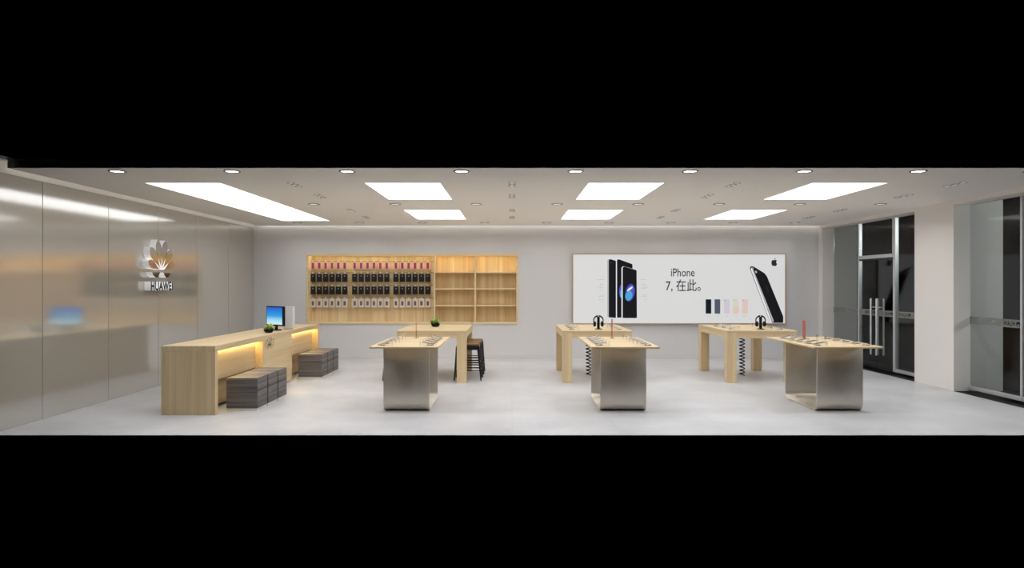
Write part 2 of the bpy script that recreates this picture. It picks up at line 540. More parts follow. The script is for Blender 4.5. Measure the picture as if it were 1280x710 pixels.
# far bay: fixed pane, double door with a toplight, fixed pane against the back pier
glazed('window_4', 11.494, 12.545, fr=(0, 1, 1, 0), fw=.07, logos=[11.58, 12.06])
glazed('window_5', 13.77, 14.895, fr=(1, 0, 0, 0), fw=.055, logos=[13.9, 14.4])
tr = MB()
tr.box(GX - .04, GX + .04, 12.548, 13.768, 2.145, 2.215, .004, seg=1)
tr.box(GX - .03, GX + .03, 12.548, 12.575, 2.215, 2.872)
tl = tr.build('window_6', M['alu']); tag(tl, kind='structure')
B(GX - .006, GX + .006, 12.58, 13.765, 2.217, 2.87).build('glass_pane', M['glass'], tl)
def door(name, y0, y1, hy, logos):
    d = MB()
    d.box(GX - .02, GX + .02, y0, y1, .012, .05, .003, seg=1)
    d.box(GX - .02, GX + .02, y0, y1, 2.115, 2.143, .003, seg=1)
    o = d.build(name, M['black_metal']); tag(o, kind='structure')
    B(GX - .006, GX + .006, y0 + .002, y1 - .002, .051, 2.114).build('glass_pane', M['glass'], o)
    film(y0, y1, o, logos)
    for sx in (-1, 1):
        h = MB()
        x = GX + sx * .068
        h.tube([(x, hy, .28), (x, hy, .282), (x, hy, 1.37), (x, hy, 1.372)], [.015, .0165, .0165, .015], 12)
        for z in (.45, 1.2):
            h.tube([(x, hy, z), (GX + sx * .02, hy, z)], .008, 8)
            h.tube([(GX + sx * .006, hy, z), (GX + sx * .02, hy, z)], .016, 10)
        h.build('door_handle', M['silver'], o)
    return o
door('door_1', 13.153, 13.765, 13.25, [13.22])
door('door_2', 12.55, 13.148, 13.045, [12.62])

# ------------------------------------------------------------------ ceiling lights
lamp_places = {}
panels = [(-4.65, -3.69, 8.607, 10.325, 'large ceiling light panel over the counter, frontmost of the strip of three'),
          (-4.65, -3.69, 10.335, 12.045, 'large ceiling light panel over the counter, middle one of the strip of three'),
          (-4.65, -3.69, 12.055, 13.77, 'large ceiling light panel over the counter, rearmost of the strip of three'),
          (-1.87, -.905, 8.607, 10.30, 'front ceiling light panel above the steel table beside the counter'),
          (-1.87, -.905, 11.75, 13.45, 'rear ceiling light panel in front of the product shelves'),
          (.965, 1.93, 8.607, 10.30, 'front ceiling light panel above the middle steel table'),
          (.965, 1.93, 11.75, 13.45, 'rear ceiling light panel in front of the poster, near its lettering'),
          (3.80, 4.765, 8.607, 10.30, 'front ceiling light panel above the steel table beside the glass doors'),
          (3.80, 4.765, 11.75, 13.45, 'rear ceiling light panel nearest the glass doors')]
for x0, x1, y0, y1, lab in panels:
    o = thing('ceiling_light_panel', lab.replace('large ceiling', 'long white ceiling'), 'ceiling light', ((x0 + x1) / 2, (y0 + y1) / 2, H), 0, 'rectangular light panels in the ceiling')
    hx, hy = (x1 - x0) / 2, (y1 - y0) / 2
    B(-hx + .006, hx - .006, -hy + .006, hy - .006, -.006, 0).build('diffuser', M['light'], o)
    f = MB()
    f.box(-hx, hx, -hy, -hy + .005, -.007, 0); f.box(-hx, hx, hy - .005, hy, -.007, 0)
    f.box(-hx, -hx + .005, -hy + .005, hy - .005, -.007, 0); f.box(hx - .005, hx, -hy + .005, hy - .005, -.007, 0)
    f.build('frame', M['ceiling'], o)

def area_lamp(parent, r, watts, z, col=(.97, .98, 1)):
    l = bpy.data.lights.new('lamp_light', 'AREA'); l.shape = 'DISK'; l.size = r * 2; l.energy = watts; l.color = col
    l.spread = R(150)
    o = bpy.data.objects.new('lamp_light', l); COL.objects.link(o); o.parent = parent; o.location = (0, 0, z)
    return o
def ring_mb(r0, r1, z0, z1, cx=0, cy=0, seg=28):
    m = MB()
    rings = []
    for k in range(seg + 1):
        a = 2 * PI * (k % seg) / seg
        c, s = math.cos(a), math.sin(a)
        rings.append([Vector((cx + c * r, cy + s * r, z)) for r, z in ((r0, z1), (r0, z0 + .003), (r0 + .006, z0), (r1 - .004, z0), (r1, z1))])
    m.loft(rings, caps=False, closed=True)
    bmesh.ops.remove_doubles(m.bm, verts=m.bm.verts[:], dist=1e-5)
    return m
proto = {}
XS = [-4.5, -3.19, -1.88, -.575, .725, 2.03, 3.33, 4.63, 5.93]
xname = ['above the counter', 'between the counter and the shelves', 'above the shelves beside the counter', 'above the right end of the shelves',
         'above the gap before the poster', 'above the phones on the poster', 'above the lettering of the poster', 'above the right end of the poster', 'beside the glass doors']
ordn = ['first', 'second', 'third', 'fourth', 'fifth', 'sixth', 'seventh', 'eighth', 'ninth']
for row, (y, watts, rn) in enumerate([(7.75, FRONT_W, 'front'), (10.94, DOWN_W, 'middle'), (14.25, DOWN_W, 'rear')]):
    seen = 0
    for i, x in enumerate(XS):
        if row == 1 and i == 0: continue
        if row == 2 and i == 0: x = -4.5
        lab = 'round ceiling downlight, %s from the counter side, %s row' % (ordn[i if row != 1 else i - 1], rn)
        if row not in proto:
            o = thing('downlight', lab, 'ceiling light', (x, y, H), 0, 'round downlights in the ceiling')
            ring_mb(.070, .094, -.008, 0).build('trim_ring', M['ring'], o)
            MB().lathe([(.0705, -.0035), (.0705, -.0005)], seg=28).build('lens', M['lamp'] if row == 0 else M['lamp_soft'], o)
            area_lamp(o, .06, watts, -.012)
            proto[row] = o
        else:
            dup(proto[row], (x, y, H), label=lab)
tp = None
cols = [(-2.81, 'beside the long counter light strip'), (0.0, 'in the middle of the ceiling'), (2.86, 'between the middle and the right panels'), (5.73, 'beside the glass doors')]
rows = [(8.80, 'frontmost'), (9.95, 'second'), (11.88, 'third'), (13.12, 'rearmost')]
for x, cn in cols:
    for y, rn in rows:
        lab = 'tiny triple ceiling spot %s, %s of its line' % (cn, rn)
        if tp is None:
            o = tp = thing('triple_spotlight', lab, 'ceiling light', (x, y, H), 0, 'small triple spotlights')
            for k in (-1, 0, 1):
                ring_mb(.034, .048, -.006, 0, 0, k * .16, 18).build('spot_ring', M['ring'], o)
                MB().lathe([(.0345, -.003), (.0345, -.0005)], (0, k * .16, 0), 18).build('spot_lens', M['lamp_soft'], o)
            area_lamp(o, .03, SPOT_W * 3, -.01)
        else:
            dup(tp, (x, y, H), label=lab)

# lamp of the corridor outside the glass front
l = bpy.data.lights.new('corridor_lamp', 'AREA'); l.shape = 'RECTANGLE'; l.size = 1.2; l.size_y = .6; l.energy = 60; l.color = (.95, 1, .97)
o = bpy.data.objects.new('corridor_lamp', l); COL.objects.link(o); o.location = (9.9, 8.6, 2.9)
o.rotation_euler = (Vector((7.4, 12.5, 1.3)) - o.location).to_track_quat('-Z', 'Y').to_euler()

# ------------------------------------------------------------------ wall logo on the left wall
LT = .10
def wall_frame(yc, zc):
    return lambda u, v, t: Vector((XL + .001 + t, yc + u, zc + v))
logo = thing('wall_logo', 'raised fan-shaped emblem with white sides above raised capital letters on glossy wall', 'sign', (XL, 10.93, 1.547))
def two_faced(mb, name, parent):
    """White body, mirror-polished face towards the room."""
    o = mb.build(name, [M['sign_white'], M['mirror']], parent)
    me = o.data
    xs = max(v.co.x for v in me.vertices)
    for p in me.polygons:
        if p.normal.x > .9 and abs(p.center.x - xs) < .002: p.material_index = 1
    return o
for pt in FLOWER:
    m = MB()
    m.prism([(u * .66 / .95, .206 + v * .615) for u, v in pt], LT, lambda u, v, t: Vector((.001 + t, u, v)))
    two_faced(m, 'petal', logo)
tm = text_mesh('HUAWEI', .14, LT / 2, .005, 1.03)
fit(tm, lambda u, v, t: Vector((.001 + LT / 2 + t, u, v)), -.33, 0, .68, .142)
o = mesh_obj(tm, 'lettering', [M['sign_white'], M['black']], logo)
for p in o.data.polygons:
    p.material_index = 1 if p.normal.x > .9 else 0

# ------------------------------------------------------------------ shelf unit in the back wall
su = thing('wall_shelf_unit', 'long lit oak display niche with hanging rails and open shelves', 'shelf unit', (SX0, YB, SZ0))
W, HH = SX1 - SX0, SZ1 - SZ0
def SXp(px): return (px - 640) * YB / 850 - SX0
def SZp(py, y=YB): return EYE - (py - 355) * y / 850 - SZ0
f = MB()
f.box(0, W, -.02, .06, HH - .0555, HH, .001, seg=1); f.box(0, W, -.02, .06, 0, .04, .002, seg=1)
f.box(0, .045, -.02, .06, .04, HH - .056, .002, seg=1); f.box(W - .045, W, -.02, .06, .04, HH - .056, .002, seg=1)
f.build('frame', M['shelf_x'], su)
B(.025, W - .025, .285, .305, .025, HH - .025).build('back_panel', M['shelf_z'], su)
B(.023, .045, .061, .284, .025, HH - .03).build('side_panel', M['shelf_z'], su)
B(W - .045, W - .023, .061, .284, .025, HH - .03).build('side_panel', M['shelf_z'], su)
B(.046, W - .046, .061, .284, .022, .040).build('bottom_board', M['shelf_x'], su)
B(.046, W - .046, .061, .284, HH - .045, HH - .025).build('top_board', M['shelf_x'], su)
B(.05, W - .05, .0615, .082, HH - .0495, HH - .0455).build('led_strip', M['led_warm'], su)
XD = SXp(543.0)
for px, wd in ((438.8, .02), (490.8, .02)):
    B(SXp(px) - wd / 2, SXp(px) + wd / 2, .262, .284, .041, HH - .056).build('upright', M['shelf_x'], su)
B(XD - .014, XD + .014, .02, .284, .041, HH - .056).build('upright', M['shelf_z'], su)
xm = SXp(593.8)
B(xm - .020, xm + .020, .03, .284, .041, HH - .056).build('upright', M['shelf_x'], su)
for a, b in ((XD + .015, xm - .021), (xm + .021, W - .0455)):
    for py in (341.3, 362.0, 383.0):
        z = SZp(py)
        B(a, b, .02, .284, z - .0, z + .026, .002).build('shelf_board', M['shelf_x'], su)
RY = 15.26                       # depth of the hanging cards
rowz = [EYE - (py - 355) * RY / 850 for py in (327.3, 341.6, 357.3, 372.8)]
baysx = [(391.3, 431.0), (443.5, 483.6), (495.0, 534.8)]
for bi, (p0, p1) in enumerate(baysx):
    for ri, z in enumerate(rowz):
        x0 = (p0 - 4.5 - 640) * RY / 850 - SX0; x1 = (p1 + 7 - 640) * RY / 850 - SX0
        MB().tube([(x0, .235, z + .012 - SZ0), (x1, .235, z + .012 - SZ0)], .007, 8).build('hanging_rail', M['rail'], su)
hook0 = None
pk = {}
kindn = ['pink phone case pack', 'black phone case pack', 'black phone case pack', 'white pack with grey window']
rown = ['top row', 'upper black row', 'lower black row', 'white row']
bayn = ['bay nearest counter', 'middle hanging bay', 'bay beside open shelves']
def make_pack(kind, label, group, loc):
    o = thing(['phone_case_pack', 'black_case_pack', 'accessory_pack'][kind], label, 'phone case pack', loc, 0, group)
    if kind == 0:
        wd, h = .106, .165
        B(-wd / 2, wd / 2, -.006, .006, -h, -.01, .003).build('clear_card', M['pack_clear'], o)
        B(-.027, .027, -.016, -.006, -h + .014, -.022, .006).build('case', M['pack_pink'], o)
        ring = ring_mb(.012, .024, 0, .006); bmesh.ops.rotate(ring.bm, verts=ring.bm.verts[:], cent=(0, 0, 0), matrix=Matrix.Rotation(R(90), 3, 'X'))
        ring.build('hang_tab', M['pack_clear'], o)
    elif kind == 1:
        wd, h = .120, .192
        B(-wd / 2, wd / 2, -.010, .008, -h, -.012, .004).build('case_card', M['pack_black'], o)
        m = MB(); m.lathe([(.012, 0), (.014, .004)], seg=14); bmesh.ops.rotate(m.bm, verts=m.bm.verts[:], cent=(0, 0, 0), matrix=Matrix.Rotation(R(90), 3, 'X'))
        bmesh.ops.translate(m.bm, verts=m.bm.verts[:], vec=(0, -.010, -.062))
        m.build('round_mark', M['pack_dot'], o)
        B(-.016, .016, -.008, .004, -.012, .018, .003).build('hang_tab', M['hook'], o)
    else:
        wd, h = .112, .205
        B(-wd / 2, wd / 2, -.008, .008, -h, -.012, .004).build('card', M['pack_white'], o)
        B(-.027, .027, -.014, -.008, -h + .045, -.065, .003).build('window', M['pack_grey'], o)
        B(-.016, .016, -.006, .004, -.012, .018, .003).build('hang_tab', M['pack_white'], o)
    return o
for ri, z in enumerate(rowz):
    kind = (0, 1, 1, 2)[ri]
    for bi, (p0, p1) in enumerate(baysx):
        for k in range(6):
            x = (p0 + (p1 - p0) * k / 5 - 640) * RY / 850
            lab = '%s, %s from counter side, %s, %s' % (kindn[ri], ordn[k], rown[ri], bayn[bi])
            loc = (x, RY - .0, z)
            grp = ['pink phone case packs on the top rail', 'black case packs on the two middle rails', 'black case packs on the two middle rails', 'white accessory packs on the bottom rail'][ri]
            if kind not in pk: pk[kind] = make_pack(kind, lab, grp, loc)
            else: dup(pk[kind], loc, label=lab, group=grp)
            hx, hz = x - SX0, z - SZ0
            if hook0 is None:
                m = MB(); m.tube([(0, .055, .012), (0, -.036, .012), (0, -.046, .02)], .0045, 6)
                m.lathe([(.001, -.008), (.008, -.005), (.010, 0), (.008, .005), (.001, .008)], (0, -.046, .022), 10)
                hook0 = m.build('hook', M['hook'], su); h = hook0
            else:
                h = hook0.copy(); COL.objects.link(h); h.parent = su
            h.location = (hx, RY - YB, hz)

# ------------------------------------------------------------------ backlit poster
PX0, PX1_, PZ0, PZ1 = 1.33, 6.05, .763, 2.324
po = thing('backlit_poster', 'wide white backlit poster of black phones in a thin pale frame', 'poster', (PX0, YB, PZ0))
PW, PH = PX1_ - PX0, PZ1 - PZ0
f = MB()
for a in ((0, PW, PH - .022, PH), (0, PW, 0, .022), (0, .022, .022, PH - .022), (PW - .022, PW, .022, PH - .022)):
    f.box(a[0], a[1], -.075, -.0005, a[2], a[3], .002, seg=1)
f.build('frame', M['frame_gold'], po)
B(.0225, PW - .0225, -.06, -.001, .0225, PH - .0225).build('light_box_face', M['p_white'], po)
PY = YB - .06
def PU(px): return (px - 640) * PY / 850 - PX0
def PV(py): return EYE - (py - 355) * PY / 850 - PZ0
layer = [0]
def ink(name, polys, mat, lvl=1):
    m = MB()
    d = -.06 - .0006 * lvl
    for pts in polys:
        m.prism([(PU(x), PV(y)) for x, y in pts], .0005, lambda u, v, t: Vector((u, d - t, v)))
    return m.build(name, mat, po)
def zl(x, y): return (710 + x / 7.243, 312 + y / 7.243)
def zr(x, y): return (850 + x / 7.243, 312 + y / 7.243)
def rr(pts, r=1.2, n=4):
    """Round the corners of a pixel outline."""
    out = []
    L = len(pts)
    for i in range(L):
        p = Vector(pts[i]); a = Vector(pts[i - 1]); b = Vector(pts[(i + 1) % L])
        da = (a - p); db = (b - p)
        rr_ = min(r, da.length * .45, db.length * .45)
        s = p + da.normalized() * rr_; e = p + db.normalized() * rr_
        for k in range(n + 1):
            q = k / n
            out.append(tuple(s * (1 - q) ** 2 + p * 2 * q * (1 - q) + e * q * q))
    return out
def ell(cx, cy, rx, ry, rot=0, n=26):
    c, s = math.cos(rot), math.sin(rot)
    return [(cx + rx * math.cos(t) * c - ry * math.sin(t) * s, cy + rx * math.cos(t) * s + ry * math.sin(t) * c) for t in [2 * PI * k / n for k in range(n)]]
Z = lambda L: [zl(*p) for p in L]
ZR = lambda L: [zr(*p) for p in L]
ink('printed_phone', [rr(Z([(356, 92), (380, 84), (440, 104), (440, 618), (356, 610)]))], M['p_rim'], 1)
ink('printed_phone_face', [rr(Z([(369, 94), (384, 86), (438, 104), (438, 618), (369, 614)]))], M['p_black'], 2)
ink('printed_camera', [rr(Z([(377, 104), (400, 110), (400, 128), (377, 122)]), .8)], M['p_dark'], 3)
ink('printed_phone', [rr(Z([(434, 92), (455, 82), (586, 130), (588, 618), (434, 618)]))], M['p_hilite'], 3)
ink('printed_phone_face', [rr(Z([(443, 94), (458, 86), (584, 132), (586, 616), (443, 616)]))], M['p_black'], 4)
ink('printed_globe', [ell(*zl(482, 380), 19 / 7.243, 60 / 7.243)], M['p_blue'], 5)
ink('printed_globe', [ell(*zl(484, 398), 14 / 7.243, 36 / 7.243)], M['p_cyan'], 6)
ink('printed_phone', [rr(Z([(484, 162), (500, 150), (622, 184), (626, 622), (484, 620)]))], M['p_hilite'], 7)
ink('printed_phone_face', [rr(Z([(494, 164), (506, 153), (621, 186), (624, 620), (494, 619)]))], M['p_ink'], 8)
ink('printed_screen', [rr(Z([(499, 170), (508, 160), (616, 192), (618, 612), (499, 612)]))], M['p_black'], 9)
ink('printed_globe', [ell(*zl(561, 388), 44 / 7.243, 82 / 7.243, R(8))], M['p_deep'], 10)
ink('printed_globe', [ell(*zl(564, 385), 37 / 7.243, 70 / 7.243, R(10))], M['p_blue'], 11)
ink('printed_globe', [ell(*zl(550, 418), 32 / 7.243, 46 / 7.243, R(12))], M['p_cyan'], 12)
ink('printed_globe', [Z([(532, 372), (548, 352), (572, 336), (586, 334), (582, 350), (560, 366), (538, 378)])], M['p_hilite'], 13)
dash = []
def dashes(x0, x1, y, f_):
    x = x0
    while x < x1 - 2:
        w_ = min(random.choice((5, 8, 11)), x1 - x)
        dash.append([f_(x, y - 1.6), f_(x + w_, y - 1.6), f_(x + w_, y + 1.6), f_(x, y + 1.6)])
        x += w_ + 3
for x0, x1, y in ((262, 330, 272), (286, 318, 312), (288, 320, 322), (270, 322, 342), (284, 318, 362), (280, 330, 412), (280, 330, 424), (280, 330, 452), (304, 330, 476),
                  (656, 710, 272), (668, 706, 312), (668, 710, 322), (668, 716, 342), (668, 710, 352), (668, 714, 412), (668, 714, 424), (690, 714, 452), (690, 712, 476)):
    dashes(x0, x1, y, zl)
for x0 in (240, 332, 412, 496, 568):
    dashes(x0, x0 + (34 if x0 in (240, 568) else 22), 602, zr)
ink('printed_caption', dash, M['p_text'], 1)
for k, x0 in enumerate((232, 313, 398, 481, 563)):
    ink('printed_phone', [rr(ZR([(x0, 450), (x0 + 51, 450), (x0 + 51, 580), (x0, 580)]), .9)], M['p_c%d' % k], 1)
    if k >= 3: ink('printed_phone_face', [rr(ZR([(x0, 518), (x0 + 51, 518), (x0 + 51, 580), (x0, 580)]), .9)], M['p_peach'], 2)
    ink('printed_camera', [ell(*zr(x0 + 8, 459), .5, .5, n=10)], M['p_ink'] if k > 1 else M['p_dark'], 3)
ink('printed_phone', [rr(ZR([(631, 168), (640, 150), (664, 152), (766, 214), (788, 244), (935, 606), (935, 663), (818, 663)]), 1.6)], M['p_ink'], 1)
ink('printed_rim', [ZR([(640, 178), (648, 160), (656, 176), (834, 662), (820, 662)])], M['p_hilite'], 2)
ink('printed_rim', [ZR([(655, 160), (664, 164), (668, 184), (850, 640), (842, 662), (836, 654), (656, 190)])], M['p_rim'], 3)
ink('printed_phone_face', [rr(ZR([(664, 158), (680, 162), (762, 216), (784, 246), (932, 606), (932, 662), (856, 662), (664, 184)]), 1.4)], M['p_black'], 4)
ink('printed_camera', [ell(*zr(688, 202), 1.2, 1.7, R(-20), 14)], M['p_rim'], 5)
ink('printed_camera', [ell(*zr(722, 216), 1.0, 1.4, R(-20), 14)], M['p_dark'], 5)
ink('printed_rim', [ZR([(778, 335), (786, 335), (804, 385), (797, 385)])], M['p_dark'], 5)
# fruit emblem, top corner
ap = [(.50, .86), (.60, .90), (.72, .93), (.85, .89), (.94, .80), (.86, .71), (.82, .58), (.86, .44), (.98, .34), (.93, .20), (.84, .08), (.74, .01), (.64, .02),
      (.52, .06), (.40, .02), (.28, 0), (.16, .10), (.06, .28), (.02, .48), (.05, .70), (.14, .84), (.28, .91), (.40, .89)]
lf = [(.50, .97), (.52, 1.08), (.60, 1.17), (.70, 1.21), (.69, 1.10), (.62, 1.01)]
ink('printed_emblem', [[zr(826 + u * 54, 150 - v * 62) for u, v in q] for q in (ap, lf)], M['p_dark'], 1)
def ptext(s, x0, x1, yb, yt):
    tm = text_mesh(s, 1, 0, .006)
    fit(tm, lambda u, v, t: Vector((u, -.0612, v)), PU(x0), PV(yb), PU(x1) - PU(x0), PV(yt) - PV(yb))
    for p in tm.polygons: pass
    return mesh_obj(tm, 'printed_lettering', M['p_dark'], po)
ptext('iPhone', 838.7, 868.3, 345.6, 335.6)
ptext('7, 在此。', 832.3, 875.8, 364.8, 349.2)

# ------------------------------------------------------------------ reception counter
CX0, CX1, CY0, CY1, CH = -4.413, -3.733, 8.552, 13.17, .872
ct = thing('reception_counter', 'long pale oak service counter with lit recesses along the glossy wall', 'counter', (CX0, CY0, 0))
cw, cl = CX1 - CX0, CY1 - CY0
B(0, cw, 0, cl, CH - .075, CH, .003).build('countertop', M['oak_y'], ct)
B(0, cw, .001, .085, 0, CH - .0755, .003).build('end_panel', M['oak_z'], ct)
B(0, cw, cl - .085, cl - .001, 0, CH - .0755, .003).build('end_panel', M['oak_z'], ct)
m0, m1 = 10.2 - CY0, 11.54 - CY0
B(0, .06, .0855, cl - .0855, 0, CH - .0755).build('rear_panel', M['oak_y'], ct)
B(.30, cw - .001, m0, m1, .055, CH - .0755, .003).build('centre_block', M['oak_y'], ct)
for a, b in ((.0855, m0 - .0005), (m1 + .0005, cl - .0855)):
    B(cw - .14, cw - .115, a, b, .40, CH - .0755).build('recess_panel', M['oak_y'], ct)
    B(cw - .26, cw - .235, a, b, .03, CH - .45).build('lower_panel', M['oak_y'], ct)
    B(cw - .26, cw - .141, a, b, .40, .425).build('recess_ledge', M['oak_y'], ct)
    B(cw - .112, cw - .09, a + .02, b - .02, CH - .084, CH - .076).build('led_strip', M['led_counter'], ct)
B(.2, .3, m0 + .02, m1 - .02, .0, CH - .0755).build('centre_support', M['oak_y'], ct)
em_ = MB()
for pt in FLOWER:
    pts = [(10.47 - CY0 + u * .34, .665 + v * .17) for u, v in pt]
    n = len(pts)
    em_.tube([(cw + .001, a, b) for a, b in pts + pts[:1]], .0018, 5)
em_.build('line_emblem', M['black'], ct)['label'] = 'thin dark outline emblem'

# ------------------------------------------------------------------ block stools in front of the counter
def stool_block():
    o = thing('block_seat', '', 'seat', (0, 0, 0), 0, 'charcoal wood block seats at the counter')
    b = MB(); b.box(-.203, .203, 0, .358, .035, .428, .004)
    ob = b.build('seat_block', [M['grey_wood'], M['grey_wood_y']], o)
    for p in ob.data.polygons:
        if abs(p.normal.x) > .5: p.material_index = 1
    B(-.195, .195, .004, .354, 0, .0345, .002).build('plinth', M['plinth'], o)
    return o
s0 = None
lab_b = ['front', 'middle', 'rear']
for g, (x, ys, bn) in enumerate([(-3.507, (8.83, 9.223, 9.616), 'front set of three'), (-3.507, (11.80, 12.193, 12.586), 'rear set of three')]):
    for k, y in enumerate(ys):
        lab = 'charcoal wood block seat, %s block of the %s by the counter' % (lab_b[k], bn)
        if s0 is None: s0 = stool_block(); s0.location = (x, y, 0); s0['label'] = lab
        else: dup(s0, (x, y, 0), label=lab)

# ------------------------------------------------------------------ wooden tables
def wood_table(x, y, label):
    w_, d_, h_ = 1.163, 1.74, .872
    o = thing('wooden_table', label, 'table', (x, y, 0), 0, 'thick-legged pale oak tables')
    B(0, w_, 0, d_, h_ - .03, h_, .004).build('tabletop', M['oak_x'], o)
    for ya in (.004, d_ - .05):
        B(.004, w_ - .004, ya, ya + .046, h_ - .127, h_ - .0305).build('apron', M['oak_x'], o)
    for xa in (.004, w_ - .05):
        B(xa, xa + .046, .0505, d_ - .0505, h_ - .127, h_ - .0305).build('apron', M['oak_y'], o)
    for lx in (.001, w_ - .161):
        for ly in (.001, d_ - .161):
            B(lx, lx + .16, ly, ly + .16, 0, h_ - .0308, .004).build('leg', M['oak_z'], o)
    return o
T = [(-1.923, 11.33, 'pale oak high table with potted plant and black stools'),
     (.842, 11.33, 'pale oak display table with headphones in front of the standing phones on the poster'),
     (3.584, 11.33, 'pale oak display table with headphones nearest the glass doors')]
for a in T: wood_table(*a)

# ------------------------------------------------------------------ steel tables
def steel_table(x, y, bx, label):
    """x, y: front corner of the top; bx: offset of the steel loop."""
    w_, d_, h_ = .853, 1.61, .872
    o = thing('steel_table', label, 'table', (x, y, 0), 0, 'display tables on brushed steel loops')
    B(0, w_, 0, d_, h_ - .022, h_, .003).build('tabletop', M['oak_x'], o)
    y0, y1, top, r, th = .405, 1.45, h_ - .0225, .105, .018
    def loop(off, open_top=True):
        pts = [(y0 + off, top)]
        for k in range(9):
            a = PI + (PI / 2) * k / 8
            pts.append((y0 + r + (r - off) * math.cos(a), r + (r - off) * math.sin(a)))
        for k in range(9):
            a = 1.5 * PI + (PI / 2) * k / 8
            pts.append((y1 - r + (r - off) * math.cos(a), r + (r - off) * math.sin(a)))
        pts.append((y1 - off, top))
        return pts
    m = MB()
    po_, pi_ = loop(0), loop(th)
    rings = [[Vector((bx, a, b)), Vector((bx + .595, a, b)), Vector((bx + .595, c_, d)), Vector((bx, c_, d))] for (a, b), (c_, d) in zip(po_, pi_)]
    m.loft(rings, caps=True, smooth=False)
    ob = m.build('steel_loop', M['steel'], o)
    for p in ob.data.polygons:
        if abs(p.normal.x) < .5: p.use_smooth = True
    bv = ob.modifiers.new('edge', 'BEVEL'); bv.width = .002; bv.segments = 1; bv.limit_method = 'ANGLE'; bv.angle_limit = R(60)
    return o
ST = [(-1.766, .098, 'steel-looped display table in front of the table with the plant'),
      (.981, .164, 'steel-looped display table in the middle, in front of the first headphones table'),
      (3.742, .214, 'steel-looped display table beside the glass doors')]
for x, b, l in ST: steel_table(x, 8.41, b, l)

# acrylic sign on each steel table
for x, h_, l in ((-1.372, .218, 'thin upright red acrylic sign on the steel table near the counter'), (1.437, .275, 'thin upright red acrylic sign on the middle steel table'),
              (4.197, .255, 'thin upright red acrylic sign on the steel table beside the glass doors')):
    o = thing('acrylic_sign', l, 'sign', (x, 9.72, .872), 0, 'red acrylic signs at the rear of the steel tables')
    B(-.03, .03, -.005, .105, 0, .006, .002).build('foot', M['acrylic'], o)
    B(-.004, -.001, 0, .10, .006, h_).build('sign_panel', M['red_acrylic'], o)
    B(-.0005, .0015, 0, .10, .006, h_).build('clear_panel', M['acrylic'], o)

# phones on stands
ph0 = sd0 = cd0 = None
def make_phone():
    o = thing('display_phone', '', 'phone')
    B(-.076, .076, -.039, .039, 0, .008, .003).build('phone_body', M['silver'], o)
    B(-.071, .071, -.034, .034, .008, .0092).build('phone_screen', M['glass_black'], o)
    return o
def make_stand():
    o = thing('phone_stand', '', 'phone stand')
    m = MB(); m.lathe([(.028, 0), (.030, .003), (.026, .006), (.008, .008), (.007, .022)], seg=16)
    m.build('stand_base', M['silver'], o)
    m = MB()
    m.tube([(-.03, 0, .006), (-.055, .02, .010), (-.06, .04, .006), (-.035, .045, .004), (-.01, .035, .004)], .0025, 6)
    m.build('cable', M['pack_grey'], o)
    return o
def make_card():
    o = thing('price_card', '', 'price card')
    B(-.001, .001, -.035, .035, .004, .055, .0004).build('card', M['acrylic'], o)
    B(-.012, .012, -.037, .037, 0, .004, .001).build('card_foot', M['white'], o)
    return o
def station(x, y, side, lab):
    """side -1: row along the left edge; +1: along the right edge. Phones tilt towards the edge."""
    global ph0, sd0, cd0
    rz = PI if side > 0 else 0
    z = .872
    if sd0 is None:
        sd0 = make_stand(); s_ = sd0
        s_.location = (x, y, z); s_.rotation_euler = (0, 0, rz)
    else: s_ = dup(sd0, (x, y, z), rz)
    s_['label'] = 'round stand, phone at ' + lab; s_['group'] = 'phone stands on the display tables'
    cloc = (x + .105 * (-1 if side > 0 else 1), y + .03, z)
    if cd0 is None: cd0 = make_card(); cd0.location = cloc; q_ = cd0
    else: q_ = dup(cd0, cloc)
    q_['label'] = 'clear card, phone at ' + lab; q_['group'] = 'clear price cards on the display tables'
    tilt = R(-13)
    if ph0 is None:
        ph0 = make_phone(); p_ = ph0
    else: p_ = dup(ph0, (0, 0, 0))
    p_.location = (x, y, z + .0235)
    p_.rotation_euler = Matrix.Rotation(rz, 4, 'Z').to_euler() if False else (0, tilt if side < 0 else -tilt, 0)
    p_['label'] = 'phone, ' + lab; p_['group'] = 'phones on the display tables'
tn = ['steel table near the counter', 'middle steel table', 'steel table beside the doors']
for i, (x, b, l) in enumerate(ST):
    for side in (-1, 1):
        for k in range(5):
            y = 8.60 + k * .265
            xx = x + (.145 if side < 0 else .853 - .145)
            row_ = ('counter-side row', 'door-side row')[side > 0]
            station(xx, y, side, '%s, %s, %s from front' % (tn[i], row_, ordn[k]))
wn = ['first headphones table', 'headphones table beside the doors']
for i, (x, y0, l) in enumerate(T[1:]):
    for side in (-1, 1):
        for k in range(3):
            xx = x + (.2 if side < 0 else 1.163 - .2)
            station(xx, 11.62 + k * .45, side, 'oak %s, %s, %s from front' % (wn[i], ('counter-side row', 'door-side row')[side > 0], ordn[k]))

